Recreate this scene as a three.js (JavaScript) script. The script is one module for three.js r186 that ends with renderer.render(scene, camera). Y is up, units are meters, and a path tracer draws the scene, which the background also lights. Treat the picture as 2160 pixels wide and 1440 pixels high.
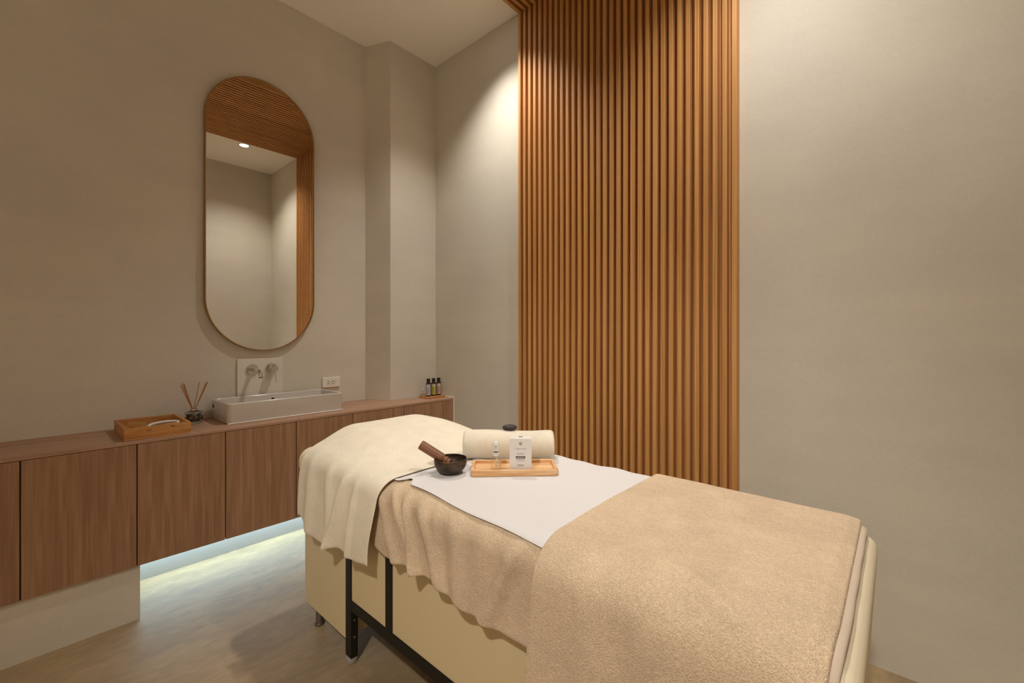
import * as THREE from 'three';
import { RoundedBoxGeometry } from 'three/addons/geometries/RoundedBoxGeometry.js';
import { mergeGeometries, mergeVertices } from 'three/addons/utils/BufferGeometryUtils.js';
import { RectAreaLightUniformsLib } from 'three/addons/lights/RectAreaLightUniformsLib.js';

// ---------------------------------------------------------------- camera, light, exposure
RectAreaLightUniformsLib.init();
const scene = new THREE.Scene();
const F_PX = 918, HORIZON = 709.4;
const camera = new THREE.PerspectiveCamera(2 * Math.atan(720 / F_PX) * 180 / Math.PI, 1.5, 0.05, 30);
camera.position.set(0, 1.25, 0);
camera.rotation.set(0, 41.69 * Math.PI / 180, 0);
camera.setViewOffset(2160, 1440, 0, 720 - HORIZON, 2160, 1440);      // small vertical lens shift keeps the walls upright
scene.add(camera);
const renderer = new THREE.WebGLRenderer();
renderer.toneMapping = THREE.LinearToneMapping;
renderer.toneMappingExposure = 1.04;
renderer.shadowMap.enabled = true;
scene.background = new THREE.Color(0x000000);

const WARM = new THREE.Color().setRGB(1.0, 0.96, 0.915);
const COOL = new THREE.Color().setRGB(0.52, 0.785, 1.0);
// the downlights of the ceiling: x, z, candela, cone half angle, label, point it is tilted to, lens radius
const LAMPS = [
  [-1.91, -1.80, 9.0, 0.90, 'round recessed downlight in the ceiling by the sink corner'],
  [-0.37, -1.62, 8.6, 1.05, 'round recessed downlight in the ceiling right of the slats, near the back wall'],
  [0.10, 1.30, 32, 0.52, 'large round recessed downlight near the right wall, tilted towards the bed', [-0.80, 0.45, -0.95], 0.1],
  [-0.37, 2.0, 44, 0.68, 'round recessed downlight in the ceiling behind the viewer, by the front wall'],
];
const LED_POWER = 102;

// ---------------------------------------------------------------- dimensions (metres; camera stands at x = z = 0)
const CEIL = 3.359, XL = -2.909, ZB = -2.15, XR = 0.345, ZF = 2.3;
const XC = -2.499, TOP = 0.792, DOORB = 0.243;
const XK = -2.716, ZK = -1.744, ZK2 = -1.658;

// ---------------------------------------------------------------- helpers
function rng(seed) { let a = seed >>> 0; return () => { a |= 0; a = a + 0x6D2B79F5 | 0; let t = Math.imul(a ^ a >>> 15, 1 | a); t = t + Math.imul(t ^ t >>> 7, 61 | t) ^ t; return ((t ^ t >>> 14) >>> 0) / 4294967296; }; }
const taken = {};
function numbered(n) { const k = taken[n] = (taken[n] || 0) + 1; return k === 1 ? n : n + '_' + String(k - 1).padStart(3, '0'); }
function obj(name, geo, mat, parent = scene) {
  if (Array.isArray(geo)) geo = mergeGeometries(geo.map(g => { const q = g.index ? g.toNonIndexed() : g.clone(); for (const k of Object.keys(q.attributes)) if (!['position', 'normal', 'uv'].includes(k)) q.deleteAttribute(k); return q; }));
  const m = new THREE.Mesh(geo, mat); m.name = parent === scene ? numbered(name) : name;
  m.castShadow = m.receiveShadow = true; parent.add(m); return m;
}
function thing(name, label, category, pos = [0, 0, 0], turn = 0, group) {
  const g = new THREE.Group(); g.name = numbered(name); g.position.set(...pos); g.rotation.y = turn;
  g.userData = { label, category }; if (group) g.userData.group = group; scene.add(g); return g;
}
function tag(o, label, category, group) { o.userData = { ...o.userData, label, category }; if (group) o.userData.group = group; return o; }
function struct(name, geo, mat, label, parent = scene) { const o = obj(name, geo, mat, parent); if (parent === scene) { o.userData.kind = 'structure'; if (label) o.userData.label = label; } return o; }
// uv in metres from position: "grain" axis runs along v
function metre(geo, grain = 'y', off = [0, 0], s = 1) {
  const p = geo.attributes.position, n = geo.attributes.normal, uv = new Float32Array(p.count * 2);
  const ax = ['x', 'y', 'z'], get = (i, a) => a === 'x' ? p.getX(i) : a === 'y' ? p.getY(i) : p.getZ(i);
  for (let i = 0; i < p.count; i++) {
    const nn = [Math.abs(n.getX(i)), Math.abs(n.getY(i)), Math.abs(n.getZ(i))];
    const d = nn.indexOf(Math.max(...nn)); let o = ax.filter((_, k) => k !== d);
    if (o[0] === grain) o = [o[1], o[0]];
    uv[2 * i] = get(i, o[0]) / s + off[0]; uv[2 * i + 1] = get(i, o[1]) / s + off[1];
  }
  geo.setAttribute('uv', new THREE.BufferAttribute(uv, 2)); return geo;
}
function box(x0, x1, y0, y1, z0, z1, r = 0, grain = 'y', off) {
  const w = Math.abs(x1 - x0), h = Math.abs(y1 - y0), d = Math.abs(z1 - z0);
  let g = r > 0 ? new RoundedBoxGeometry(w, h, d, r > 0.02 ? 6 : 2, Math.min(r, w / 2.01, h / 2.01, d / 2.01)) : new THREE.BoxGeometry(w, h, d);
  g.translate((x0 + x1) / 2, (y0 + y1) / 2, (z0 + z1) / 2);
  if (g.index) g = g.toNonIndexed();
  return metre(g, grain, off);
}
function lathe(pts, seg = 48) { return new THREE.LatheGeometry(pts.map(p => new THREE.Vector2(p[0], p[1])), seg); }
function tube(pts, r, seg = 32, rs = 10, closed = false) { return new THREE.TubeGeometry(new THREE.CatmullRomCurve3(pts.map(p => new THREE.Vector3(...p)), closed), seg, r, rs, closed); }
function rod(a, b, r0, r1 = r0, seg = 12) {
  const A = new THREE.Vector3(...a), B = new THREE.Vector3(...b), d = B.clone().sub(A);
  const g = new THREE.CylinderGeometry(r1, r0, d.length(), seg);
  g.applyQuaternion(new THREE.Quaternion().setFromUnitVectors(new THREE.Vector3(0, 1, 0), d.clone().normalize()));
  g.translate(...A.add(B).multiplyScalar(0.5).toArray()); return g;
}
function rrect(w, h, r) {
  const s = new THREE.Shape(), a = w / 2, b = h / 2;
  s.moveTo(-a + r, -b); s.lineTo(a - r, -b); s.absarc(a - r, -b + r, r, -Math.PI / 2, 0); s.lineTo(a, b - r); s.absarc(a - r, b - r, r, 0, Math.PI / 2);
  s.lineTo(-a + r, b); s.absarc(-a + r, b - r, r, Math.PI / 2, Math.PI); s.lineTo(-a, -b + r); s.absarc(-a + r, -b + r, r, Math.PI, Math.PI * 1.5); return s;
}
// smooth tileable value noise
function makeNoise(seed) {
  const R = rng(seed), T = new Float32Array(4096); for (let i = 0; i < 4096; i++) T[i] = R();
  return (x, y, px, py) => {
    const xi = Math.floor(x), yi = Math.floor(y), fx = x - xi, fy = y - yi, sx = fx * fx * (3 - 2 * fx), sy = fy * fy * (3 - 2 * fy);
    const h = (a, b) => T[((((a % px) + px) % px) * 57 + (((b % py) + py) % py) * 131 + 7) * 2654435 >>> 3 & 4095];
    const a = h(xi, yi), b = h(xi + 1, yi), c = h(xi, yi + 1), d = h(xi + 1, yi + 1);
    return a + (b - a) * sx + (c - a) * sy + (a - b - c + d) * sx * sy;
  };
}
function fbm(n, u, v, fx, fy, oct) { let s = 0, a = 0.5, t = 0; for (let k = 0; k < oct; k++) { s += a * n(u * fx, v * fy, fx, fy); t += a; fx *= 2; fy *= 2; a *= 0.5; } return s / t; }
const sfn = makeNoise(99);
const wob = (x, y) => fbm(sfn, x / 8 + 0.5, y / 8 + 0.5, 8, 8, 3) - 0.5;          // world noise, about 1 m features
function dataTex(w, h, fn, metresU, metresV, srgb) {
  const d = new Uint8Array(w * h * 4);
  for (let j = 0; j < h; j++) for (let i = 0; i < w; i++) {
    const c = fn(i / w, j / h), k = (j * w + i) * 4;
    d[k] = Math.max(0, Math.min(255, c[0])); d[k + 1] = Math.max(0, Math.min(255, c[1])); d[k + 2] = Math.max(0, Math.min(255, c[2])); d[k + 3] = 255;
  }
  const t = new THREE.DataTexture(d, w, h); t.wrapS = t.wrapT = THREE.RepeatWrapping; t.magFilter = THREE.LinearFilter; t.minFilter = THREE.LinearMipmapLinearFilter; t.generateMipmaps = true;
  if (srgb) t.colorSpace = THREE.SRGBColorSpace; t.repeat.set(1 / metresU, 1 / metresV); t.needsUpdate = true; return t;
}
const mix = (a, b, t) => a.map((v, i) => v + (b[i] - v) * t);
const std = o => new THREE.MeshPhysicalMaterial({ side: THREE.DoubleSide, ...o });

// ---------------------------------------------------------------- materials
const nA = makeNoise(11), nB = makeNoise(23), nC = makeNoise(37), nD = makeNoise(51);
function plasterTex(base, seed) {
  const n1 = makeNoise(seed), n2 = makeNoise(seed + 1);
  const col = dataTex(768, 768, (u, v) => {
    const m = fbm(n1, u, v, 4, 4, 5) - 0.5, st = fbm(n2, u, v, 5, 40, 3) - 0.5, f = nC(u * 384, v * 384, 384, 384) - 0.5;
    const k = 1 + m * 0.12 + st * 0.022 + f * 0.02; return [base[0] * k, base[1] * (k + m * 0.01), base[2] * (k - m * 0.03)];
  }, 2.6, 2.6, true);
  const bmp = dataTex(768, 768, (u, v) => { const c = 128 + 150 * (fbm(n1, u, v, 12, 12, 5) - 0.5) + 25 * (fbm(n2, u, v, 20, 120, 2) - 0.5); return [c, c, c]; }, 2.6, 2.6);
  return [col, bmp];
}
const [plC, plB] = plasterTex([216, 208, 191], 5);
const M = {};
M.wall = std({ map: plC, bumpMap: plB, bumpScale: 0.0012, roughness: 0.82 });
M.ceiling = std({ color: 0xfffaf0, roughness: 0.95 });
function woodTex(w, h, a, b, c, mu, mv, fu, fv, seed, rough = 1) {
  const n1 = makeNoise(seed), n2 = makeNoise(seed + 3), n3 = makeNoise(seed + 7);
  return dataTex(w, h, (u, v) => {
    const big = fbm(n1, u, v, 4, 2, 3), gr = fbm(n2, u + 0.012 * (big - 0.5), v, fu, fv, 4), fine = fbm(n3, u, v, fu * 4, fv * 2, 2);
    let t = 0.5 + (gr - 0.5) * 1.7 + (fine - 0.5) * 0.7 * rough + (big - 0.5) * 0.5;
    const col = t < 0.5 ? mix(a, b, Math.max(0, t * 2)) : mix(b, c, Math.min(1, t * 2 - 1)); return col;
  }, mu, mv, true);
}
M.cabinet = std({ map: woodTex(768, 1024, [149, 110, 80], [162, 123, 91], [174, 135, 103], 0.9, 1.3, 80, 6, 71), roughness: 0.62 });
M.counter = std({ map: woodTex(512, 1024, [160, 122, 94], [174, 136, 108], [185, 148, 120], 0.6, 1.3, 40, 5, 72), roughness: 0.5 });
M.slats = [0, 1, 2, 3].map(k => std({ map: woodTex(192, 1024, [176 + 5 * k, 119 + 3 * k, 63], [199 + 3 * k, 143 + 3 * k, 81 + 2 * k], [213 + 3 * k, 161 + 2 * k, 99 + 2 * k], 0.19, 1.7, 40, 3, 80 + k), roughness: 0.55 }));
M.floor = std({ map: dataTex(1024, 1024, (u, v) => {
  const big = fbm(nA, u, v, 5, 3, 4), st = fbm(nB, u + 0.03 * (big - 0.5), v, 22, 8, 5), f = fbm(nD, u, v, 110, 48, 3);
  const k = 1 + (big - 0.5) * 0.18 + (st - 0.5) * 0.20 + (f - 0.5) * 0.14; return [154 * k, 131 * k, 98 * (k + (0.5 - st) * 0.05)];
}, 1.5, 1.7, true), roughness: 0.58 });
// towelling: fuzzy loops
const loops = (u, v, s) => { const q = nA(u * s, v * s, s, s) * 0.5 + nB(u * s * 2 + 0.3, v * s * 2, s * 2, s * 2) * 0.35 + nC(u * s / 4, v * s / 4, s / 4, s / 4) * 0.15; return q / 1.0; };
function towelMat(base, amp, bs) {
  return std({
    map: dataTex(768, 768, (u, v) => { const q = loops(u, v, 256) - 0.5, p = fbm(nD, u, v, 6, 6, 4) - 0.5; const k = 1 + q * amp + p * 0.12; return [base[0] * k, base[1] * k, base[2] * k]; }, 0.42, 0.42, true),
    bumpMap: dataTex(768, 768, (u, v) => { const c = 255 * loops(u, v, 256); return [c, c, c]; }, 0.42, 0.42), bumpScale: bs, roughness: 1, sheen: 0.25, sheenRoughness: 0.7, sheenColor: new THREE.Color().setRGB(0.8, 0.65, 0.5)
  });
}
M.tan = towelMat([215, 190, 158], 0.28, 0.0022);
M.tanBorder = std({ color: 0xd8c4ae, roughness: 0.95 });
M.creamTowel = towelMat([233, 222, 200], 0.10, 0.0013);
M.blanket = std({
  map: dataTex(512, 512, (u, v) => { const k = 1 + (fbm(nA, u, v, 128, 128, 2) - 0.5) * 0.08 + (fbm(nC, u, v, 6, 6, 4) - 0.5) * 0.05; return [240 * k, 229 * k, 205 * k]; }, 0.3, 0.3, true),
  bumpMap: dataTex(512, 512, (u, v) => { const c = 128 + 50 * Math.sin(u * Math.PI * 2 * 128) * Math.sin(v * Math.PI * 2 * 128) + 90 * (fbm(nB, u, v, 64, 64, 2) - 0.5); return [c, c, c]; }, 0.3, 0.3), bumpScale: 0.0007, roughness: 1
});
M.sheet = std({ color: 0xdedad6, roughness: 0.95, bumpMap: dataTex(256, 256, (u, v) => { const c = 128 + 100 * (fbm(nB, u, v, 16, 16, 4) - 0.5); return [c, c, c]; }, 0.5, 0.5), bumpScale: 0.0008 });
M.leather = std({ color: 0xf2e2c2, roughness: 0.5, bumpMap: dataTex(256, 256, (u, v) => { const c = 128 + 100 * (fbm(nB, u, v, 64, 64, 3) - 0.5); return [c, c, c]; }, 0.15, 0.15), bumpScale: 0.0003 });
M.panel = std({ color: 0xdcc79a, roughness: 0.55 });
M.black = std({ color: 0x17150f, roughness: 0.5, metalness: 0.2 });
M.rubber = std({ color: 0x9b9484, roughness: 0.7 });
M.steel = std({ color: 0x8d867c, roughness: 0.35, metalness: 0.9 });
M.chrome = std({ color: 0xd8d6d2, roughness: 0.08, metalness: 1 });
M.ceramic = std({ color: 0xccc4b9, roughness: 0.16, clearcoat: 0.6, clearcoatRoughness: 0.05 });
M.splash = std({ color: 0xe4dccf, roughness: 0.35 });
M.plastic = std({ color: 0xf0e8d8, roughness: 0.4 });
M.dark = std({ color: 0x1c1712, roughness: 0.7 });
M.mirror = std({ color: 0xe9e7e0, roughness: 0.0, metalness: 1 });
M.brass = std({ color: 0xa98450, roughness: 0.35, metalness: 0.85 });
M.white = std({ color: 0xe8e3d8, roughness: 0.6 });
M.bamboo = std({ map: woodTex(256, 512, [200, 146, 92], [222, 174, 122], [234, 194, 146], 0.16, 0.5, 18, 3, 91), roughness: 0.5 });
M.boxWood = std({ map: woodTex(256, 512, [168, 108, 52], [196, 138, 76], [212, 160, 98], 0.16, 0.45, 14, 3, 95), roughness: 0.5 });
M.stone = std({ color: 0x3a2f27, roughness: 0.6, bumpMap: dataTex(128, 128, (u, v) => { const c = 255 * fbm(nB, u, v, 16, 16, 3); return [c, c, c]; }, 0.06, 0.06), bumpScale: 0.0006 });
M.bronze = std({ map: dataTex(256, 256, (u, v) => { const k = 0.8 + 0.5 * (fbm(nA, u, v, 10, 10, 4) - 0.5) * 2, r = Math.max(0, fbm(nC, u, v, 5, 4, 4) - 0.55) * 2.4; return [92 * k + 90 * r, 76 * k + 30 * r, 58 * k + 8 * r]; }, 1, 1, true), roughness: 0.42, metalness: 0.55 });
M.mallet = std({ map: woodTex(128, 512, [112, 70, 46], [136, 90, 62], [152, 106, 76], 0.1, 0.3, 20, 3, 97), roughness: 0.6 });
M.glass = std({ color: 0xffffff, transmission: 1, roughness: 0.02, thickness: 0.01, ior: 1.48 });
M.thinGlass = std({ color: 0xffffff, transmission: 1, roughness: 0.04, thickness: 0, ior: 1.48 });
M.amber = std({ color: 0x2a120a, roughness: 0.12, clearcoat: 0.6, clearcoatRoughness: 0.08 });
M.cap = std({ color: 0x15110d, roughness: 0.4 });
M.reed = std({ color: 0xb0703a, roughness: 0.8 });

// ---------------------------------------------------------------- room shell
struct('floor', box(XL - 0.15, XR + 0.15, -0.12, 0, ZB - 0.15, ZF + 0.15, 0, 'z'), M.floor, 'pale streaked stone-look floor');
struct('ceiling', box(XL - 0.15, XR + 0.15, CEIL, CEIL + 0.12, ZB - 0.15, ZF + 0.15, 0, 'z'), M.ceiling, 'flat painted cream ceiling');
struct('wall_left', box(XL - 0.15, XL, 0, CEIL, ZB - 0.15, ZF + 0.15), M.wall, 'beige plaster wall behind the sink counter');
struct('wall_back', box(XL, XR, 0, CEIL, ZB - 0.15, ZB), M.wall, 'beige plaster wall behind the slatted panel');
struct('wall_right', box(XR, XR + 0.15, 0, CEIL, ZB - 0.15, ZF + 0.15), M.wall, 'beige plaster wall at the foot of the bed');
struct('wall_front', box(XL, XR, 0, CEIL, ZF, ZF + 0.15), M.wall, 'beige plaster wall behind the viewer');
{ // boxed column in the corner, its near face slightly splayed; it stands above the counter
  const s = new THREE.Shape([[XL, -ZK2], [XK, -ZK], [XK, -ZB], [XL, -ZB]].map(p => new THREE.Vector2(...p)));
  const g = new THREE.ExtrudeGeometry(s, { depth: CEIL, bevelEnabled: false }); g.rotateX(-Math.PI / 2);
  struct('wall_column', metre(g), M.wall, 'boxed plaster column in the corner beside the bottles');
}

// ---------------------------------------------------------------- slatted wall and ceiling panel
{
  const X0 = -1.824, X1 = -0.54, N = 32, W = 0.0208, pitch = (X1 - X0 - W) / (N - 1), BK = 0.006, D = 0.038;
  const wp = thing('slatted_wall_panel', 'tall warm brown wooden slat panel running up the back wall', 'wall panel', [0, 0, 0], 0, 'slatted wood panelling');
  const cp = thing('slatted_ceiling_panel', 'warm brown wooden slat band continuing across the ceiling', 'ceiling panel', [0, 0, 0], 0, 'slatted wood panelling');
  obj('backing_board', box(X0, X1, 0, CEIL, ZB, ZB + BK), M.slats[1], wp);
  obj('backing_board', box(X0, X1, CEIL - BK, CEIL, ZB + BK, ZF, 0, 'z'), M.slats[1], cp);
  const wg = [0, 1, 2, 3, 4, 5].map(k => box(-W / 2, W / 2, 0, CEIL - BK - D - 0.0005, 0, D, 0.0025, 'y', [k * 0.37 + 0.01, k * 0.61]));
  const cg = [0, 1, 2, 3, 4, 5].map(k => box(-W / 2, W / 2, -D, 0, ZB + BK, ZF, 0.0025, 'z', [k * 0.41 + 0.02, k * 0.53]));
  const R = rng(4);
  for (let i = 0; i < N; i++) {
    const x = X0 + W / 2 + i * pitch, k = Math.floor(R() * 6), m = M.slats[Math.floor(R() * 4)];
    const a = obj(i ? 'slat_' + String(i).padStart(3, '0') : 'slat', wg[k], m, wp); a.position.set(x, 0, ZB + BK);
    const b = obj(i ? 'slat_' + String(i).padStart(3, '0') : 'slat', cg[k], m, cp); b.position.set(x, CEIL - BK, 0);
  }
}

// ---------------------------------------------------------------- ceiling downlights
for (const [x, z, cd, ang, label, aim, R = 0.042] of LAMPS) {
  const t = thing('ceiling_downlight', label, 'light', [x, CEIL, z], 0, 'recessed ceiling downlights');
  obj('trim_ring', lathe([[R + 0.001, -0.001], [R + 0.003, -0.005], [R + 0.011, -0.006], [R + 0.017, -0.003], [R + 0.018, 0]], 40), M.white, t);
  const e = std({ color: 0x000000, emissive: WARM, emissiveIntensity: 14, roughness: 1 });
  obj('lens', new THREE.CylinderGeometry(R, R, 0.003, 32).translate(0, -0.0017, 0), e, t);
  const s = new THREE.SpotLight(WARM, cd, 0, ang, 1, 2); s.position.set(0, -0.012, 0); s.castShadow = true; s.shadow.radius = R / 0.02; s.shadow.mapSize.set(1024, 1024); s.name = 'lamp_light';
  s.target.position.set(...(aim ? [aim[0] - x, aim[1] - CEIL, aim[2] - z] : [0, -3, 0])); t.add(s); t.add(s.target);
}

// ---------------------------------------------------------------- cabinets, counter, plinth, strip light
{
  const edges = [0.345, 0.008, -0.332, -0.668, -1.007, -1.343, -1.712, -2.079];
  const names = ['wood cabinet unit at the left end, cut by the picture edge', 'wood cabinet unit on the solid plinth, left of the wooden box', 'wood cabinet unit under the reed diffuser, right of the plinth', 'wood cabinet unit under the left half of the basin',
    'wood cabinet unit under the right half of the basin, half hidden by the bed', 'wood cabinet unit below the wall socket and column, behind the bed', 'narrow-looking wood cabinet unit below the three dark bottles'];
  for (let i = 0; i < 7; i++) {
    const z0 = edges[i], z1 = edges[i + 1];
    const c = thing('vanity_cabinet', names[i], 'cabinet', [0, 0, 0], 0, 'row of wall cabinets');
    obj('body', box(i > 4 ? XK + 0.002 : XL + 0.002, XC - 0.02, DOORB, TOP - 0.0155, z1 + 0.0005, z0 - 0.0005), M.cabinet, c);
    obj('door', box(XC - 0.0195, XC, DOORB - 0.001, TOP - 0.0165, z1 + 0.0022, z0 - 0.0022, 0.0012, 'y', [i * 0.313, i * 0.47]), M.cabinet, c);
  }
  const f = obj('cabinet_filler', box(XK + 0.002, XC, DOORB - 0.001, TOP - 0.0155, ZB + 0.007, -2.0805, 0.001, 'y', [0.2, 0.3]), M.cabinet); tag(f, 'narrow wood filler strip between the last cabinet door and the back wall', 'filler panel');
  { // worktop, cut around the column
    const s = new THREE.Shape([[XL + 0.001, -0.345], [XC + 0.001, -0.345], [XC + 0.001, -ZB - 0.003], [XK + 0.001, -ZB - 0.003], [XK + 0.001, -ZK - 0.001], [XL + 0.001, -ZK2 - 0.001]].map(p => new THREE.Vector2(...p)));
    const g = new THREE.ExtrudeGeometry(s, { depth: 0.012, bevelEnabled: true, bevelThickness: 0.0012, bevelSize: 0.001, bevelSegments: 1, bevelOffset: -0.001 }); g.rotateX(-Math.PI / 2); g.translate(0, TOP - 0.0134, 0);
    tag(obj('worktop', metre(g, 'z'), M.counter), 'long wood-look counter top running along the left wall', 'countertop');
  }
  tag(obj('sealant_bead', [box(XC - 0.004, XC + 0.004, DOORB, TOP + 0.002, ZB, ZB + 0.006, 0.0015), box(XK, XC + 0.004, TOP - 0.001, TOP + 0.004, ZB, ZB + 0.006, 0.0015)], M.white), 'white sealant line where the counter end meets the back wall', 'sealant');
  tag(obj('cabinet_plinth', box(XL + 0.001, -2.512, 0, DOORB - 0.0015, -0.344, 0.345, 0.001), M.wall), 'solid beige plinth under the left cabinets', 'plinth');
  { const bb = struct('baseboard_left', box(XL, XL + 0.006, 0, 0.11, -2.145, -0.345, 0.001), std({ color: 0xb4afa6, roughness: 0.6 }), 'grey skirting strip on the wall under the floating cabinets'); }
  const L = 1.78, zc = -0.352 - L / 2;
  const t = thing('led_strip', 'cool white light strip under the floating cabinets', 'light', [-2.862, DOORB - 0.001, zc]);
  obj('profile', box(-0.012, 0.012, -0.008, 0, -L / 2, L / 2, 0.001), M.white, t);
  obj('diffuser', box(-0.009, 0.009, -0.0095, -0.0082, -L / 2, L / 2), std({ color: 0x000000, emissive: COOL, emissiveIntensity: 3, roughness: 1 }), t);
  const a = new THREE.RectAreaLight(COOL, LED_POWER, 0.018, L); a.name = 'strip_light'; a.position.set(0, -0.011, 0); a.rotation.x = -Math.PI / 2; t.add(a);
}

// ---------------------------------------------------------------- mirror
{
  const W = 0.605, H = 1.635, R = W / 2;
  const t = thing('wall_mirror', 'tall pill-shaped mirror with a thin brass frame above the basin', 'mirror', [XL, 1.982, -0.972], Math.PI / 2);
  const pill = (w, h) => { const s = new THREE.Shape(), r = w / 2, b = h / 2 - r; s.moveTo(r, -b); s.lineTo(r, b); s.absarc(0, b, r, 0, Math.PI); s.lineTo(-r, -b); s.absarc(0, -b, r, Math.PI, Math.PI * 2); return s; };
  const outer = pill(W, H); outer.holes.push(pill(W - 0.012, H - 0.012));
  obj('frame', new THREE.ExtrudeGeometry(outer, { depth: 0.026, bevelEnabled: true, bevelThickness: 0.001, bevelSize: 0.001, bevelOffset: -0.001, bevelSegments: 2, curveSegments: 64 }).translate(0, 0, 0.004), M.brass, t);
  obj('glass', new THREE.ExtrudeGeometry(pill(W - 0.0125, H - 0.0125), { depth: 0.005, bevelEnabled: false, curveSegments: 64 }).translate(0, 0, 0.019), M.mirror, t);
  obj('backing', new THREE.ExtrudeGeometry(pill(W - 0.0125, H - 0.0125), { depth: 0.014, bevelEnabled: false, curveSegments: 48 }).translate(0, 0, 0.0045), M.dark, t);
}

// ---------------------------------------------------------------- basin, splash plate, tap, socket
{
  const x0 = -2.885, x1 = -2.592, z0 = -1.332, z1 = -0.698, H = 0.108, w = x1 - x0, d = z1 - z0;
  const t = thing('wash_basin', 'long rectangular white ceramic basin standing on the counter', 'basin', [(x0 + x1) / 2, TOP + 0.001, (z0 + z1) / 2]);
  // hollow body from stacked rounded rectangles
  const rings = [], seg = 8;
  const ring = (hw, hd, r, y) => { const o = []; const c = [[1, 1, 0], [-1, 1, 1], [-1, -1, 2], [1, -1, 3]]; for (const [sx, sz, q] of c) for (let k = 0; k <= seg; k++) { const a = (q + k / seg) * Math.PI / 2; o.push([sx * (hw - r) + r * Math.cos(a), y, sz * (hd - r) + r * Math.sin(a)]); } return o; };
  const hw = w / 2, hd = d / 2;
  rings.push(ring(hw - 0.03, hd - 0.03, 0.02, 0), ring(hw - 0.008, hd - 0.008, 0.02, 0), ring(hw - 0.006, hd - 0.006, 0.022, 0.004), ring(hw - 0.001, hd - 0.001, 0.024, H - 0.008), ring(hw - 0.001, hd - 0.001, 0.024, H - 0.004), ring(hw - 0.003, hd - 0.003, 0.023, H - 0.001), ring(hw - 0.006, hd - 0.006, 0.021, H), ring(hw - 0.012, hd - 0.012, 0.019, H), ring(hw - 0.0155, hd - 0.0155, 0.018, H - 0.0015), ring(hw - 0.018, hd - 0.018, 0.018, H - 0.006),
    ring(hw - 0.026, hd - 0.028, 0.024, 0.034), ring(hw - 0.034, hd - 0.036, 0.026, 0.024), ring(hw - 0.05, hd - 0.06, 0.03, 0.02), ring(0.02, 0.05, 0.015, 0.016));
  const n = rings[0].length, pos = rings.flat(2), idx = [];
  for (let j = 0; j < rings.length - 1; j++) for (let i = 0; i < n; i++) { const a = j * n + i, b = j * n + (i + 1) % n; idx.push(a, a + n, b, b, a + n, b + n); }
  const l = rings.length - 1; for (let i = 1; i < n - 1; i++) { idx.push(l * n, l * n + i, l * n + i + 1); idx.push(0, i + 1, i); }
  const g = new THREE.BufferGeometry(); g.setAttribute('position', new THREE.Float32BufferAttribute(pos, 3)); g.setIndex(idx); g.computeVertexNormals();
  obj('bowl', metre(g), M.ceramic, t);
  obj('drain', lathe([[0, 0.0195], [0.02, 0.0195], [0.023, 0.017]], 24), M.chrome, t);
  obj('overflow_hole', new THREE.CylinderGeometry(0.009, 0.009, 0.003, 20).rotateZ(Math.PI / 2).translate(-hw + 0.0215, 0.075, 0), M.dark, t);
  obj('side_hole', box(-hw * 0.78, -hw * 0.62, 0.062, 0.082, hd - 0.0035, hd - 0.0015, 0.0008), M.dark, t);
  obj('sealant', tube([[hw, 0.0024, -hd], [hw, 0.0024, 0], [hw, 0.0024, hd]].map(p => [p[0] - 0.004, p[1], p[2] * 0.985]), 0.003, 8, 8), M.white, t);

  const p = obj('splash_plate', box(XL, XL + 0.012, TOP + 0.08, 1.118, -1.087, -0.834, 0.0015), M.splash); tag(p, 'pale square stone plate on the wall behind the tap', 'splash plate');
  const f = XL + 0.012;
  const tp = thing('wall_tap', 'chrome wall-mounted tap with spout and lever above the basin', 'tap', [f, 1.051, -0.912]);
  const disc = (z, y) => new THREE.CylinderGeometry(0.032, 0.033, 0.008, 40).rotateZ(-Math.PI / 2).translate(0.0045, y, z);
  obj('spout_flange', disc(0, 0), M.chrome, tp);
  const sp = obj('spout', tube([[0.004, 0, 0], [0.06, -0.001, 0], [0.10, -0.004, 0], [0.125, -0.008, 0], [0.138, -0.018, 0], [0.142, -0.038, 0]], 0.0115, 40, 16), M.chrome, tp);
  obj('outlet', new THREE.CylinderGeometry(0.0085, 0.0085, 0.004, 16).translate(0.142, -0.039, 0), M.dark, sp);
  obj('mixer_flange', disc(-0.107, 0.005), M.chrome, tp);
  const mx = obj('mixer_handle', [new THREE.CylinderGeometry(0.022, 0.024, 0.045, 32).rotateZ(-Math.PI / 2).translate(0.03, 0.005, -0.107), new THREE.CylinderGeometry(0.018, 0.022, 0.012, 32).rotateZ(-Math.PI / 2).translate(0.058, 0.005, -0.107)], M.chrome, tp);
  obj('lever', rod([0.05, -0.012, -0.109], [0.062, -0.078, -0.113], 0.0032, 0.003), M.chrome, mx);

  const o = thing('power_outlet', 'cream double wall socket right of the basin', 'socket', [XL, 0.938, -1.40], Math.PI / 2);
  obj('plate', new RoundedBoxGeometry(0.122, 0.068, 0.011, 3, 0.003).translate(0, 0, 0.0055), M.plastic, o);
  for (const s of [-1, 1]) {
    const holes = []; for (const [dx, dy, r] of [[-0.007, 0.008, 0.0034], [-0.007, -0.008, 0.0034], [0.007, 0, 0.003]]) holes.push(new THREE.CylinderGeometry(r, r, 0.002, 14).rotateX(Math.PI / 2).translate(s * 0.016 + dx, dy, 0.0108));
    const f2 = obj('receptacle', new RoundedBoxGeometry(0.028, 0.038, 0.002, 2, 0.0008).translate(s * 0.016, 0, 0.011), M.white, o);
    obj('pin_hole', holes.map(h => h.translate(0, 0, 0.0005)), M.dark, f2);
  }
}

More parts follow.
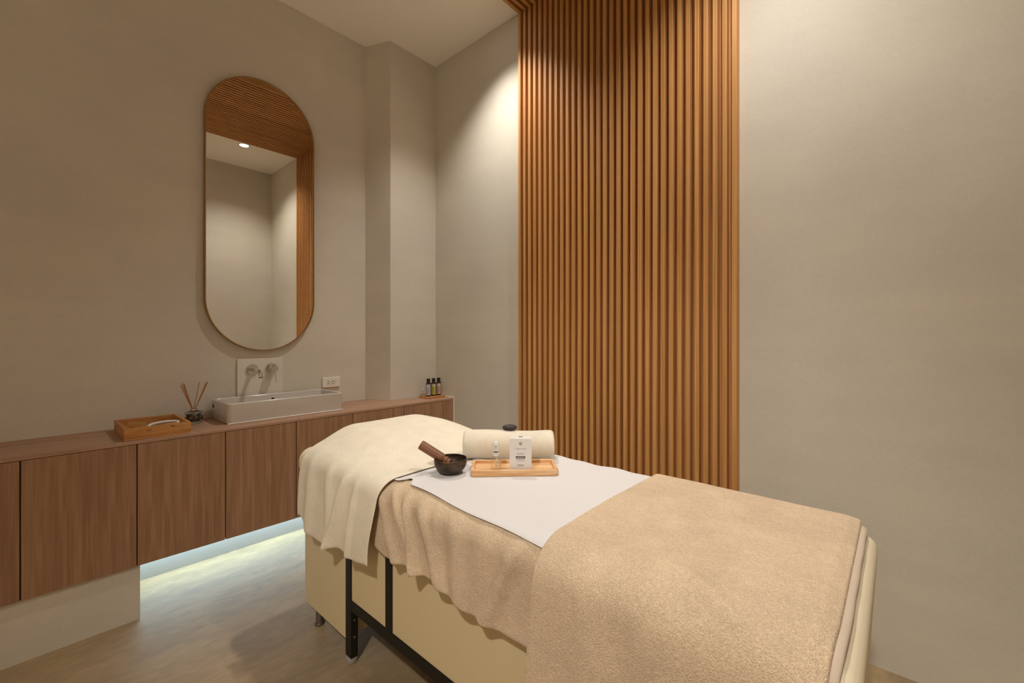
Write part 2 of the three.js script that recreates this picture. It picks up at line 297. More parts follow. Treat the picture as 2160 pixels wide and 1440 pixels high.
// ---------------------------------------------------------------- wooden box with brush, strap and pouch
{
  const x0 = -2.838, x1 = -2.522, z0 = -0.531, z1 = -0.292, H = 0.052, w = 0.011, y = TOP + 0.001, cx = (x0 + x1) / 2, cz = (z0 + z1) / 2, hx = (x1 - x0) / 2, hz = (z1 - z0) / 2;
  const t = thing('wooden_tray', 'open wooden box tray with hand slots at the left end of the counter', 'tray', [cx, y, cz]);
  obj('base', box(-hx + w, hx - w, 0.002, 0.009, -hz + w, hz - w, 0, 'x'), M.boxWood, t);
  const slot = (u, v, a, b) => { const h = new THREE.Path(); h.absellipse(u, v, a, b, 0, Math.PI * 2); return h; };
  const face = new THREE.Shape([[-hz, 0], [hz, 0], [hz, H], [-hz, H]].map(p => new THREE.Vector2(...p))); face.holes.push(slot(-0.035, H * 0.66, 0.009, 0.0045), slot(0.05, H * 0.8, 0.009, 0.003));
  const eg = new THREE.ExtrudeGeometry(face, { depth: w, bevelEnabled: false, curveSegments: 16 }); metre(eg, 'x'); eg.rotateY(Math.PI / 2).translate(hx - w, 0, 0);
  obj('front_side', eg, M.boxWood, t);
  obj('back_side', box(-hx, -hx + w, 0, H, -hz, hz, 0.001, 'z'), M.boxWood, t);
  obj('end_side', box(-hx + w, hx - w, 0, H, -hz, -hz + w, 0.001, 'x'), M.boxWood, t);
  obj('end_side', box(-hx + w, hx - w, 0, H, hz - w, hz, 0.001, 'x'), M.boxWood, t);
  const hp = []; for (let k = 0; k < 24; k++) { const a = k / 24 * Math.PI * 2; hp.push([hx + 0.0002, H * 0.5 + 0.0006 * (13 * Math.cos(a) - 5 * Math.cos(2 * a) - 2 * Math.cos(3 * a) - Math.cos(4 * a)) * 0.75, -0.062 + 0.0095 * Math.pow(Math.sin(a), 3)]); }
  obj('heart_mark', tube(hp, 0.0007, 48, 6, true), M.bamboo, t);

  const b = thing('hair_brush', 'wooden paddle brush with pale pins lying in the wooden box', 'brush', [-2.655, TOP + 0.018, -0.352], 0.25);
  const pad = new THREE.Shape(); pad.absellipse(0, 0, 0.075, 0.038, 0, Math.PI * 2);
  obj('paddle', new THREE.ExtrudeGeometry(pad, { depth: 0.012, bevelEnabled: true, bevelThickness: 0.004, bevelSize: 0.004, bevelSegments: 3, curveSegments: 32 }).rotateX(-Math.PI / 2).translate(0, 0.004, 0), M.boxWood, b);
  obj('cushion', new THREE.SphereGeometry(1, 32, 10, 0, Math.PI * 2, 0, Math.PI / 2).scale(0.062, 0.008, 0.029).translate(0, 0.0195, 0), M.boxWood, b);
  const pins = []; for (let i = -7; i <= 7; i++) for (let j = -3; j <= 3; j++) { const px = i * 0.0078, pz = j * 0.0075; if ((px / 0.058) ** 2 + (pz / 0.026) ** 2 < 1) pins.push(rod([px, 0.022, pz], [px * 1.05, 0.038, pz * 1.05], 0.0009, 0.0013, 5)); }
  const pin = obj('pins', pins, std({ color: 0xd0a468, roughness: 0.5 }), b); pin.userData.kind = 'stuff';
  obj('handle', rod([-0.07, 0.009, 0], [-0.105, 0.009, -0.008], 0.0085, 0.007, 14), M.boxWood, b);

  const s = thing('loop_strap', 'white padded loop with a wooden grip lying in the wooden box', 'strap', [-2.65, TOP + 0.024, -0.452], 0.0);
  const lp = []; for (let k = 0; k < 20; k++) { const a = k / 20 * Math.PI * 2; lp.push([0.023 * Math.sin(a) + 0.012 * Math.cos(a), 0.012 - 0.007 * Math.sin(a), 0.06 * Math.cos(a)]); }
  obj('loop', tube(lp, 0.0058, 80, 10, true), M.white, s);
  obj('grip', new THREE.CapsuleGeometry(0.009, 0.036, 6, 16).rotateX(Math.PI / 2).translate(0.024, 0.009, -0.022), M.boxWood, s);
  const pc = obj('grey_pouch', new RoundedBoxGeometry(0.05, 0.014, 0.1, 3, 0.005), std({ color: 0x85796c, roughness: 0.8 })); pc.position.set(-2.772, TOP + 0.0175, -0.43); tag(pc, 'flat grey pouch at the back of the wooden box', 'pouch');
}

// ---------------------------------------------------------------- reed diffuser
{
  const t = thing('reed_diffuser', 'low glass jar with a floral print holding brown fragrance reeds', 'diffuser', [-2.792, TOP + 0.001, -0.600]);
  obj('jar', lathe([[0, 0], [0.036, 0], [0.0395, 0.003], [0.0395, 0.06], [0.036, 0.063], [0.016, 0.065], [0.016, 0.072], [0.0125, 0.072], [0.0125, 0.063], [0.034, 0.058], [0.036, 0.008], [0, 0.007]], 48), M.glass, t);
  const cv = document.createElement('canvas'); cv.width = 512; cv.height = 128; const c = cv.getContext('2d');
  c.fillStyle = '#3a352f'; c.fillRect(0, 0, 512, 128); const R = rng(8);
  for (let k = 0; k < 90; k++) { c.fillStyle = ['#15161c', '#26254a', '#7c7558', '#b9b39a', '#4a4f38', '#1b1a20', '#8d8a7e'][Math.floor(R() * 7)]; c.beginPath(); c.ellipse(R() * 512, R() * 128, 6 + R() * 22, 4 + R() * 10, R() * 3, 0, Math.PI * 2); c.fill(); }
  const ct = new THREE.CanvasTexture(cv); ct.colorSpace = THREE.SRGBColorSpace;
  obj('printed_sleeve', new THREE.CylinderGeometry(0.0335, 0.031, 0.044, 48, 1, true).translate(0, 0.032, 0), std({ map: ct, roughness: 0.5 }), t);
  obj('collar', lathe([[0.012, 0.064], [0.0165, 0.066], [0.0165, 0.075], [0.012, 0.075]], 24), M.chrome, t);
  const rr = rng(12);
  for (const [dx, dz, h] of [[0.022, 0.062, 0.205], [0.01, 0.055, 0.213], [0.03, 0.05, 0.207], [0.004, 0.045, 0.214], [-0.006, 0.04, 0.208], [-0.02, -0.03, 0.212], [0.012, -0.052, 0.208], [0.0, -0.06, 0.214], [-0.012, -0.066, 0.208]])
    obj('reed', rod([-dx * 0.25 + (rr() - 0.5) * 0.006, 0.010, -dz * 0.3 + (rr() - 0.5) * 0.004], [dx, h, dz], 0.0017, 0.0017, 7), M.reed, t);
}

// ---------------------------------------------------------------- bottles on their small tray
{
  const t = obj('bottle_tray', new THREE.ExtrudeGeometry(rrect(0.12, 0.165, 0.02), { depth: 0.008, bevelEnabled: true, bevelThickness: 0.002, bevelSize: 0.003, bevelSegments: 3 }).rotateX(-Math.PI / 2), M.boxWood);
  t.geometry.translate(0, 0.002, 0); metre(t.geometry, 'z'); t.position.set(-2.638, TOP + 0.001, -2.056); tag(t, 'small wooden tray under the dark bottles at the counter end', 'tray');
  const kinds = [['#b9aeb2', '#5b4a8c', 'small dark bottle with a grey and violet label, nearest the basin', -2.618, -2.004], ['#b3ad3e', '#7d8426', 'small dark bottle with a yellow-green label, middle of three', -2.618, -2.052], ['#c09a86', '#a05a48', 'small dark bottle with a pinkish label, nearest the back wall', -2.618, -2.1]];
  kinds.forEach(([bg, ac, label, x, z], i) => {
    const b = thing('oil_bottle', label, 'bottle', [x, TOP + 0.0132, z], 0.72, 'dark oil bottles');
    obj('bottle', lathe([[0, 0], [0.0175, 0], [0.019, 0.002], [0.019, 0.096], [0.0175, 0.1], [0.011, 0.103], [0.0105, 0.106], [0, 0.106]], 32), M.amber, b);
    obj('cap', lathe([[0, 0.105], [0.0125, 0.105], [0.013, 0.106], [0.013, 0.13], [0.012, 0.1315], [0, 0.1315]], 28), M.cap, b);
    const cv = document.createElement('canvas'); cv.width = 128; cv.height = 256; const c = cv.getContext('2d');
    c.fillStyle = bg; c.fillRect(0, 0, 128, 256); c.fillStyle = '#d9d2c4'; c.fillRect(30, 6, 98, 56);
    c.fillStyle = '#2a2420'; c.lineWidth = 7; c.strokeStyle = '#2a2420'; c.beginPath(); c.moveTo(42, 14); c.lineTo(58, 56); c.lineTo(80, 14); c.stroke();
    c.fillStyle = ac; c.beginPath(); c.moveTo(96, 10); c.lineTo(126, 20); c.lineTo(112, 66); c.closePath(); c.fill();
    c.fillStyle = '#4a423c'; const R = rng(30 + i); for (let k = 0; k < 14; k++) c.fillRect(20, 84 + k * 11, 40 + R() * 50, 3);
    const ct = new THREE.CanvasTexture(cv); ct.colorSpace = THREE.SRGBColorSpace;
    obj('label', new THREE.CylinderGeometry(0.0193, 0.0193, 0.08, 32, 1, true, -0.75, 1.9).translate(0, 0.05, 0), std({ map: ct, roughness: 0.6 }), b);
  });
  const v = thing('glass_vial', 'tiny clear glass bottle with a white cap left of the dark bottles', 'bottle', [-2.668, TOP + 0.0132, -1.992]);
  obj('vial', lathe([[0, 0], [0.01, 0], [0.011, 0.001], [0.011, 0.038], [0.006, 0.043], [0.004, 0.043], [0.004, 0.039], [0.0095, 0.036], [0.0095, 0.002], [0, 0.002]], 24), M.glass, v);
  obj('cap', lathe([[0, 0.043], [0.0065, 0.043], [0.0065, 0.054], [0, 0.055]], 20), M.white, v);
}

// ---------------------------------------------------------------- massage bed
const MT = 0.750, MZN = -0.815, MZF = -1.50, MR = 0.06, BX0 = -2.045, BX1 = -0.085;
{
  const t = thing('massage_bed', 'cream upholstered massage bed on a black steel frame', 'bed');
  const mt = obj('mattress', metre(box(BX0, BX1, 0.622, MT, MZF, MZN, MR), 'x'), M.leather, t);
  obj('piping', tube([[BX0 + 0.05, 0.69, MZN - 0.002], [BX0 + 0.012, 0.69, MZN - 0.02], [BX0 - 0.001, 0.69, MZN - 0.06], [BX0 - 0.001, 0.69, -1.2], [BX0 - 0.001, 0.69, MZF + 0.06]], 0.0028, 40, 8), M.leather, mt);
  const zf = -0.828, zb = -1.49;
  obj('head_box', box(-1.968, -1.604, 0.08, 0.621, zb, zf - 0.002, 0.003), M.panel, t);
  obj('short_panel', box(-1.557, -1.324, 0.246, 0.621, zf - 0.02, zf - 0.004), M.panel, t);
  obj('long_panel', box(-1.282, -0.10, 0.246, 0.621, zf - 0.02, zf - 0.004), M.panel, t);
  obj('rear_panel', box(-1.557, -0.10, 0.246, 0.621, zb, zb + 0.016), M.panel, t);
  for (const z of [zf, zb + 0.03]) {
    obj('leg', box(-1.60, -1.558, 0.022, 0.621, z - 0.03, z, 0.002), M.black, t);
    obj('leg', box(-0.30, -0.258, 0.022, 0.245, z - 0.03, z, 0.002), M.black, t);
    obj('rail', box(-1.558, -0.10, 0.205, 0.2455, z - 0.03, z - 0.0005, 0.002), M.black, t);
    obj('post', box(-1.3235, -1.2825, 0.2455, 0.621, z - 0.03, z - 0.0005, 0.002), M.black, t);
    for (const x of [-1.579, -0.279]) obj('rubber_foot', lathe([[0, 0], [0.02, 0], [0.022, 0.003], [0.022, 0.018], [0.018, 0.022], [0, 0.022]], 24).translate(x, 0, z - 0.015), M.rubber, t);
    obj('short_leg', lathe([[0, 0], [0.019, 0], [0.02, 0.003], [0.02, 0.01], [0.0155, 0.012], [0.0155, 0.0805], [0, 0.0805]], 24).translate(-1.885, 0, z - 0.03), M.steel, t);
  }
  for (const y of [0.10, 0.165]) obj('screw', new THREE.SphereGeometry(0.0042, 12, 8).scale(0.5, 1, 1).translate(-1.5575, y, zf - 0.015), M.steel, t);
  { // padded foot end, leaning slightly inwards at the bottom
    const g = new RoundedBoxGeometry(0.07, 0.64, 0.675, 6, 0.034); metre(g, 'y'); g.rotateZ(-0.06); g.translate(-0.094, 0.412, (zf + zb) / 2);
    obj('foot_cushion', g, M.leather, t);
  }
}

// cloth: a shell of given thickness over a parametric surface; fn(u, v) -> [x, y, z]; outward side follows "flip"
function cloth(nu, nv, fn, th, flip = 1, round = 0.006) {
  const P = [], N = [], e = 1e-3;
  for (let j = 0; j <= nv; j++) for (let i = 0; i <= nu; i++) {
    const u = i / nu, v = j / nv, u0 = Math.max(0, u - e), u1 = Math.min(1, u + e), v0 = Math.max(0, v - e), v1 = Math.min(1, v + e);
    const a = new THREE.Vector3(...fn(u1, v)).sub(new THREE.Vector3(...fn(u0, v))), b = new THREE.Vector3(...fn(u, v1)).sub(new THREE.Vector3(...fn(u, v0)));
    P.push(new THREE.Vector3(...fn(u, v))); N.push(a.cross(b).normalize().multiplyScalar(flip));
  }
  // metric uv along the grid
  const U = new Float32Array(P.length), V = new Float32Array(P.length), W = nu + 1;
  for (let j = 0; j <= nv; j++) for (let i = 0; i <= nu; i++) { const k = j * W + i; U[k] = i ? U[k - 1] + P[k].distanceTo(P[k - 1]) : 0; V[k] = j ? V[k - W] + P[k].distanceTo(P[k - W]) : 0; }
  const pos = [], uv = [], idx = [], n = P.length;
  const edge = (i, j) => { let d = Math.min(i, nu - i, j, nv - j); return d === 0 ? 0.55 : d === 1 ? 0.9 : 1; };
  for (let s = 0; s < 2; s++) for (let j = 0; j <= nv; j++) for (let i = 0; i <= nu; i++) { const k = j * W + i, o = s ? 0 : th * edge(i, j); pos.push(P[k].x + N[k].x * o, P[k].y + N[k].y * o, P[k].z + N[k].z * o); uv.push(U[k], V[k]); }
  const quad = (a, b, c, d) => flip > 0 ? idx.push(a, b, c, a, c, d) : idx.push(a, c, b, a, d, c);
  for (let j = 0; j < nv; j++) for (let i = 0; i < nu; i++) { const a = j * W + i; quad(a, a + 1, a + W + 1, a + W); quad(n + a, n + a + W, n + a + W + 1, n + a + 1); }
  for (let i = 0; i < nu; i++) { quad(n + i, n + i + 1, i + 1, i); const b = nv * W + i; quad(b, b + 1, n + b + 1, n + b); }
  for (let j = 0; j < nv; j++) { const a = j * W; quad(a, a + W, n + a + W, n + a); const b = a + nu; quad(n + b, n + b + W, b + W, b); }
  const g = new THREE.BufferGeometry(); g.setAttribute('position', new THREE.Float32BufferAttribute(pos, 3)); g.setAttribute('uv', new THREE.Float32BufferAttribute(uv, 2)); g.setIndex(idx); g.computeVertexNormals(); return g;
}
// cross-section over the bed (far side -> top -> near side), o above the mattress
function bedPath(o, yFar, yNear, rr = MR) {
  const zN = MZN + o, zF = MZF - o, yT = MT + o, R = rr + o, seg = [yT - R - yFar, R * Math.PI / 2, zN - zF - 2 * R, R * Math.PI / 2, yT - R - yNear];
  const L = seg.reduce((a, b) => a + b), c1 = seg[0], c2 = c1 + seg[1], c3 = c2 + seg[2], c4 = c3 + seg[3];
  return { L, c1, c2, c3, c4, at(s) {                                     // z, y, normal z, normal y
    if (s < c1) return [zF, yFar + s, -1, 0];
    if (s < c2) { const a = (s - c1) / R; return [zF + R - R * Math.cos(a), yT - R + R * Math.sin(a), -Math.cos(a), Math.sin(a)]; }
    if (s < c3) return [zF + R + s - c2, yT, 0, 1];
    if (s < c4) { const a = (s - c3) / R; return [zN - R + R * Math.sin(a), yT - R + R * Math.cos(a), Math.sin(a), Math.cos(a)]; }
    return [zN, yT - R - (s - c4), 1, 0]; } };
}
const ss = (a, b, x) => { const t = Math.max(0, Math.min(1, (x - a) / (b - a))); return t * t * (3 - 2 * t); };
const ridge = t => Math.exp(-t * t);

{ // tan side towel under the sheet
  const p = bedPath(0.003, 0.5, 0.520), s0 = p.c3 - 0.16;
  const fn = (u, v) => {
    const hemL = 0.012 * Math.sin(u * 9 + 0.6) - 0.028 * ridge((u - 0.02) / 0.12) + 0.012 * (u - 0.5);
    const s = s0 + (p.L + hemL - s0) * v, [z, y, nz, ny] = p.at(s);
    const x = -1.46 + u * 0.90, dr = Math.max(0, s - p.c3), k = ss(0.0, 0.12, dr);
    let d = 0;
    for (const [xc, sl, w, a] of [[-1.33, 0.55, 0.022, 0.012], [-1.25, 0.75, 0.018, 0.011], [-1.18, 0.42, 0.015, 0.014], [-1.10, 0.6, 0.026, 0.012], [-0.93, 0.12, 0.035, 0.013], [-0.80, -0.3, 0.03, 0.009], [-0.70, -0.45, 0.026, 0.014], [-1.02, 0.1, 0.02, 0.006]]) d += a * ridge((x - xc - sl * (dr - 0.05)) / w);
    const inn = ss(-1.37, -1.27, x); d = d * 1.35 * inn * k * ss(-0.60, -0.70, x) + 0.003 + 0.010 * inn * ss(0.1, 0.35, dr) + k * 0.006 * wob(x * 14, s * 14);
    return [x, y + ny * d * 0.4, z + nz * d + 0];
  };
  tag(obj('side_towel', cloth(220, 110, fn, 0.005, -1), M.tan), 'crumpled tan terry towel hanging down the near side of the bed under the white sheet', 'towel');
}
{ // white sheet
  const p = bedPath(0.0105, 0.62, 0.5);
  const fn = (u, v) => {
    const x = -1.42 + u * 0.86, sE = p.c3 + 0.026 + 0.028 * ss(0.2, 1, u) + 0.003 * Math.sin(u * 14) - 0.03 * ridge((x + 1.235) / 0.02) , sS = p.c1 - 0.03 + 0.01 * Math.sin(u * 11);
    const s = sS + (sE - sS) * v, [z, y, nz, ny] = p.at(s);
    const edge = ss(p.c2 + 0.05, p.c1, s), d = edge * 0.006 * (Math.sin(x * 23) + Math.sin(x * 47 + 1)) * 0.6 + 0.0012 * wob(x * 9, s * 9) + 0.006 * ss(p.c3 + 0.01, sE, s);
    return [x, y + ny * d + nz * 0.0, z + nz * d];
  };
  tag(obj('bed_sheet', cloth(160, 130, fn, 0.0022, -1), M.sheet), 'smooth white sheet across the middle of the bed', 'sheet');
}
const SHEET = MT + 0.0105 + 0.0024;

{ // cream blanket over the head end
  const p = bedPath(0.016, 0.45, 0.452, 0.05);
  const hump = (x, z) => {
    const tx = x < -1.78 ? ss(-2.12, -1.86, x) : ss(-1.30, -1.76, x), tz = ss(-0.80, -1.03, z) * ss(-1.60, -1.34, z);
    return 0.076 * tx * tz;
  };
  const fn = (u, v) => {
    const hem = 0.012 * Math.sin(u * 5 + 0.4) - 0.007 * Math.sin(u * 13) - 0.015 * ss(0.75, 1, u) - 0.045 * ss(0.2, 0, u);
    const L = p.L + hem, s = L * v, [z, y, nz, ny] = p.at(Math.min(s, p.L + 0.05));
    const dr = Math.max(0, s - p.c3), drF = Math.max(0, p.c2 - s);
    const xL = -1.908 - 0.006 * ss(0.02, 0.3, dr), top = Math.max(0, Math.min(1, (s - p.c2) / (p.c3 - p.c2)));
    const xR = -1.275 - 0.03 * ss(-0.06, 0.12, dr) - 0.03 * ss(0.1, 0.3, dr) - 0.02 * ss(0, 0.3, drF) + 0.006 * Math.sin(top * 6.0) - 0.09 * ss(-1.06, -1.16, z) * ss(0.02, -0.05, dr);
    const x = xL + (xR - xL) * u, k = ss(0.0, 0.16, dr);
    let d = 0.004;
    for (const [xc, sl, w, a] of [[-1.80, -0.05, 0.035, 0.016], [-1.66, 0.1, 0.03, 0.018], [-1.50, -0.32, 0.026, 0.024], [-1.43, -0.15, 0.018, 0.012], [-1.92, -0.1, 0.03, 0.016]]) d += a * k * ridge((x - xc - sl * dr) / w);
    d += k * 0.012 * ss(0.05, 0.3, dr) + k * 0.012 * ss(0.55, 1, u) + 0.01 * k * wob(x * 6, s * 5);
    const h = hump(x, z) + 0.010 * ridge((x + 1.56 + 0.25 * (z + 1.1)) / 0.05) * ss(-0.85, -1.0, z) * ss(-1.45, -1.3, z) * 0.5 + 0.004 * wob(x * 7, z * 7);
    return [x, y + ny * d * 0.4 + h, z + nz * d];
  };
  tag(obj('cream_blanket', cloth(150, 190, fn, 0.004, -1), M.blanket), 'cream cotton blanket draped over the pillow end of the bed', 'blanket');
}
{ // tan towel over the foot end, with a plain woven border along the foot edge
  const p = bedPath(0.019, 0.60, 0.09, 0.064);
  const surf = (x, s) => {
    const [z, y, nz, ny] = p.at(s), dr = Math.max(0, s - p.c3), k = ss(0.02, 0.3, dr);
    let d = 0.003 * wob(x * 8, s * 8) + 0.008 * wob(x * 3 + 4, s * 3) * (0.3 + k);
    d += k * (0.012 * ridge((x + 0.50 - 0.1 * dr) / 0.035) + 0.010 * ridge((x + 0.30 + 0.15 * dr) / 0.05) + 0.014 * ridge((x + 0.14) / 0.04)) + 0.016 * ss(0.02, 0.16, dr) + 0.012 * ss(0.1, 0.5, dr);
    d += 0.007 * ridge((s - p.c3 + 0.015 - 0.5 * (x + 0.35)) / 0.02) * ridge((x + 0.3) / 0.12);
    return [y + ny * d, z + nz * d];
  };
  const xe = s => -0.074 - 0.014 * ss(p.c3 - 0.05, p.c4 + 0.1, s) - 0.01 * ss(p.c2, p.c1, s);
  const S0 = p.c1 - 0.02;
  const fn = (u, v) => {
    const s = S0 + (p.L - S0) * v, x0 = -0.632 - 0.012 * ss(p.c3 - 0.1, p.L, s) + 0.004 * Math.sin(s * 9), x = x0 + (xe(s) - x0) * u, [y, z] = surf(x, s);
    return [x, y - 0.010 * ss(0.94, 1, u) * (s > p.c2 && s < p.c4 ? 1 : 0.4), z];
  };
  const t = thing('foot_towel', 'large tan terry towel spread over the foot of the bed', 'towel');
  obj('terry_field', cloth(190, 260, fn, 0.009, -1), M.tan, t);
  const fb = (u, v) => {
    const s = S0 - 0.005 + (p.L - S0 + 0.005) * v, x = xe(s) - 0.006 + 0.0175 * u + 0.0004 * Math.sin(s * 40), [y, z] = surf(xe(s), s);
    const [, , nz, ny] = p.at(s), d = 0.011 + 0.008 * u * u; return [x, y - ny * d - (ny < 0.3 ? 0 : 0), z - nz * (0.008 + 0.006 * u)];
  };
  obj('woven_border', cloth(6, 160, fb, 0.003, -1), M.tanBorder, t);
}

// ---------------------------------------------------------------- things lying on the bed
const FACE = 41.69 * Math.PI / 180;                               // tray, roll and box stand square to one another
let ROLL = 0;
{ // rolled towel
  const fn = (u, v) => {
    const turns = 3.25, a = u * turns * Math.PI * 2, r = 0.011 + 0.0435 * u + 0.0025 * wob(v * 9, a * 0.6) * u, ax = (v - 0.5) * 0.355 + (u < 1 ? 0.006 * (u - 0.5) : 0);
    const endSoft = 1 - 0.06 * (Math.pow(Math.abs(v - 0.5) * 2, 14)), ph = -a + 0.4;
    return [ax, 0.0605 + r * 0.94 * Math.sin(ph) * endSoft + 0.003 * Math.sin(v * 7) * u, r * 1.04 * Math.cos(ph) * endSoft];
  };
  const m = obj('rolled_towel', cloth(240, 60, fn, 0.009, 1), M.creamTowel); m.geometry.computeBoundingBox(); m.geometry.translate(0, -m.geometry.boundingBox.min.y, 0);
  m.geometry.computeBoundingBox(); ROLL = m.geometry.boundingBox.max.y; m.position.set(-1.172, SHEET + 0.0016, -1.292); m.rotation.y = FACE; tag(m, 'cream towel rolled into a bolster behind the little tray', 'towel');
}
{ // bathing stone on the roll
  const g = new THREE.SphereGeometry(1, 40, 24), p = g.attributes.position;
  for (let i = 0; i < p.count; i++) { let [x, y, z] = [p.getX(i), p.getY(i), p.getZ(i)]; const k = 1 + 0.08 * wob(x * 2 + 3, z * 2 + y); p.setXYZ(i, x * 0.029 * k, (y > 0 ? y * 0.011 : y * 0.015) * k, z * 0.021 * k); }
  g.computeVertexNormals(); metre(g); const m = obj('massage_stone', g, M.stone); m.position.set(-1.172, SHEET + ROLL + 0.0095, -1.302); m.rotation.y = FACE + 0.1; tag(m, 'smooth dark massage stone balanced on the rolled towel', 'stone');
}
{ // tray
  const t = thing('serving_tray', 'small pale wooden tray with raised rim on the white sheet', 'tray', [-1.047, SHEET + 0.0005, -1.186], FACE + 0.045);
  const W = 0.308, D = 0.138, o = rrect(W, D, 0.014); const hole = rrect(W - 0.024, D - 0.024, 0.01); o.holes.push(hole);
  const rim = new THREE.ExtrudeGeometry(o, { depth: 0.017, bevelEnabled: true, bevelThickness: 0.0025, bevelSize: 0.0025, bevelOffset: -0.0025, bevelSegments: 3 }).rotateX(-Math.PI / 2).translate(0, 0.0025, 0);
  obj('rim', metre(rim, 'x'), M.bamboo, t);
  obj('base', metre(new THREE.ExtrudeGeometry(rrect(W - 0.02, D - 0.02, 0.012), { depth: 0.0095, bevelEnabled: false }).rotateX(-Math.PI / 2).translate(0, 0.001, 0), 'x', [0.05, 0.2]), M.bamboo, t);
}
const TB = SHEET + 0.0005 + 0.0107;
{ // carton
  const W = 0.078, H = 0.116, D = 0.04, b = thing('product_box', 'white printed cosmetic carton standing on the little tray', 'box', [-1.011, TB, -1.181], FACE - 0.02);
  obj('carton', metre(new RoundedBoxGeometry(W, H, D, 2, 0.0012).translate(0, H / 2, 0)), M.white, b);
  const cv = document.createElement('canvas'); cv.width = 512; cv.height = 760; const c = cv.getContext('2d');
  c.fillStyle = '#e6dfd6'; c.fillRect(0, 0, 512, 760); c.fillStyle = c.strokeStyle = '#3a332c'; c.textAlign = 'center';
  c.beginPath(); c.arc(256, 110, 34, 0, 7); c.fill(); c.strokeStyle = '#e6dfd6'; c.lineWidth = 7; for (let k = 0; k < 3; k++) { const a = k * 2.094 + 0.4; c.beginPath(); c.ellipse(256 + 14 * Math.cos(a), 110 + 14 * Math.sin(a), 14, 7, a, 0, 7); c.stroke(); }
  c.font = 'bold 38px sans-serif'; c.fillStyle = '#3a332c'; const s = "L'INSTITUT"; let x = 126; for (const ch of s) { c.fillText(ch, x, 250); x += ch === "'" || ch === 'I' ? 21 : 32; }
  const line = (y, w, h = 4) => c.fillRect(256 - w / 2, y, w, h);
  line(318, 220, 2); line(345, 170, 9); line(372, 250, 2); line(405, 224, 56); c.fillStyle = '#e6dfd6'; line(426, 176, 13); c.fillStyle = '#4a423a'; line(486, 200, 9); line(512, 220, 4); line(546, 210, 2); line(606, 180, 9); line(632, 130, 9); c.fillRect(360, 716, 130, 7);
  const ct = new THREE.CanvasTexture(cv); ct.colorSpace = THREE.SRGBColorSpace;
  obj('printed_front', new THREE.PlaneGeometry(W - 0.003, H - 0.003).translate(0, H / 2, D / 2 + 0.0003), std({ map: ct, roughness: 0.6 }), b);
  obj('tuck_tab', new RoundedBoxGeometry(0.014, 0.002, 0.004, 1, 0.0008).translate(0, H + 0.0006, -0.006), M.dark, b);
}
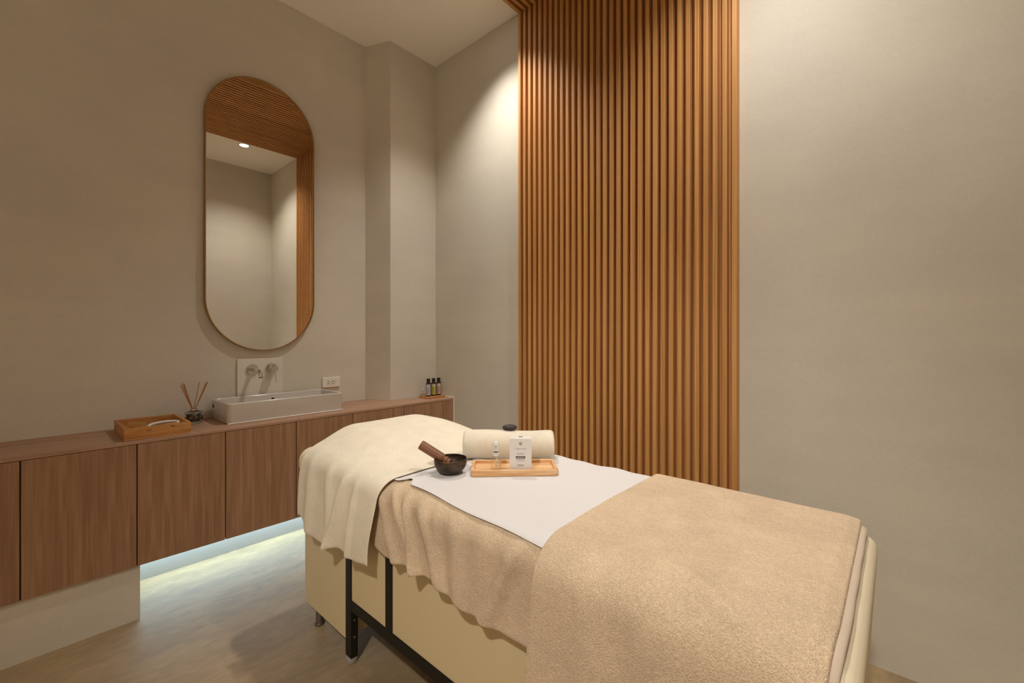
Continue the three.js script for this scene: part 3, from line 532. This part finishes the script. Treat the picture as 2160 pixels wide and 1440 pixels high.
{ // dropper bottle
  const b = thing('dropper_bottle', 'clear glass bottle with a pale printed cap beside the white carton', 'bottle', [-1.073, TB, -1.119], FACE);
  obj('body', lathe([[0, 0], [0.019, 0], [0.0215, 0.002], [0.0215, 0.052], [0.019, 0.06], [0.0135, 0.064], [0.0135, 0.068]], 40), M.thinGlass, b);
  obj('serum', lathe([[0, 0.0055], [0.0188, 0.0065], [0.0188, 0.034], [0, 0.034]], 32), std({ color: 0xfdf6e8, transmission: 0.95, roughness: 0.1, thickness: 0, ior: 1.34 }), b);
  obj('dip_tube', rod([0, 0.008, 0], [0.003, 0.064, 0], 0.0028, 0.0028, 10), std({ color: 0xe6dcc8, roughness: 0.4 }), b);
  const cp = obj('cap', lathe([[0, 0.052], [0.0125, 0.052], [0.0128, 0.054], [0.0122, 0.094], [0.0075, 0.1], [0.0045, 0.106], [0, 0.107]], 32), M.white, b);
  const cv = document.createElement('canvas'); cv.width = 128; cv.height = 192; const c = cv.getContext('2d'); c.fillStyle = '#e6dfd2'; c.fillRect(0, 0, 128, 192); c.fillStyle = '#4a423a';
  c.beginPath(); c.arc(64, 30, 13, 0, 7); c.fill(); c.fillRect(34, 58, 60, 5); c.fillRect(38, 76, 54, 3); c.fillRect(20, 112, 88, 24); c.fillRect(34, 152, 60, 4);
  const ct = new THREE.CanvasTexture(cv); ct.colorSpace = THREE.SRGBColorSpace;
  obj('print', new THREE.CylinderGeometry(0.0127, 0.0131, 0.038, 24, 1, true, -0.9, 1.8).translate(0, 0.074, 0), std({ map: ct, roughness: 0.6 }), cp);
}
{ // singing bowl and striker
  const bx = -1.197, bz = -1.014, b = thing('singing_bowl', 'small dark bronze singing bowl on the white sheet', 'bowl', [bx, SHEET + 0.0005, bz]);
  const pr = [[0, 0], [0.024, 0], [0.034, 0.004], [0.047, 0.014], [0.055, 0.028], [0.0585, 0.042], [0.0578, 0.052], [0.0565, 0.0535], [0.055, 0.052], [0.0555, 0.042], [0.052, 0.03], [0.044, 0.0165], [0.03, 0.007], [0, 0.004]];
  const c = new THREE.SplineCurve(pr.map(p => new THREE.Vector2(...p))).getPoints(60); c[0].x = 0; c[60].x = 0;
  obj('vessel', new THREE.LatheGeometry(c, 64), M.bronze, b);
  const right = new THREE.Vector3(Math.cos(FACE), 0, -Math.sin(FACE)), fw = new THREE.Vector3(-Math.sin(FACE), 0, -Math.cos(FACE));
  const A = new THREE.Vector3(bx, SHEET + 0.034, bz).addScaledVector(right, 0.004).addScaledVector(fw, -0.004), B = A.clone().addScaledVector(right, -0.112).addScaledVector(fw, 0.01).add(new THREE.Vector3(0, 0.066, 0));
  const len = A.distanceTo(B), m = thing('bowl_striker', 'wooden striker with turned rings leaning in the bronze bowl', 'striker', A.toArray());
  m.quaternion.setFromUnitVectors(new THREE.Vector3(0, 1, 0), B.clone().sub(A).normalize());
  obj('handle', metre(lathe([[0, 0.008], [0.0135, 0.008], [0.014, 0.012], [0.0115, 0.016], [0.0115, 0.019], [0.0145, 0.022], [0.0145, 0.027], [0.0115, 0.03], [0.0115, 0.033], [0.015, 0.036], [0.0165, 0.044], [0.0172, len - 0.004], [0.016, len], [0, len]], 32)), M.mallet, m);
  obj('tip', lathe([[0, 0], [0.011, 0.0005], [0.0125, 0.003], [0.0125, 0.009], [0, 0.009]], 24), M.dark, m);
}

renderer.render(scene, camera);
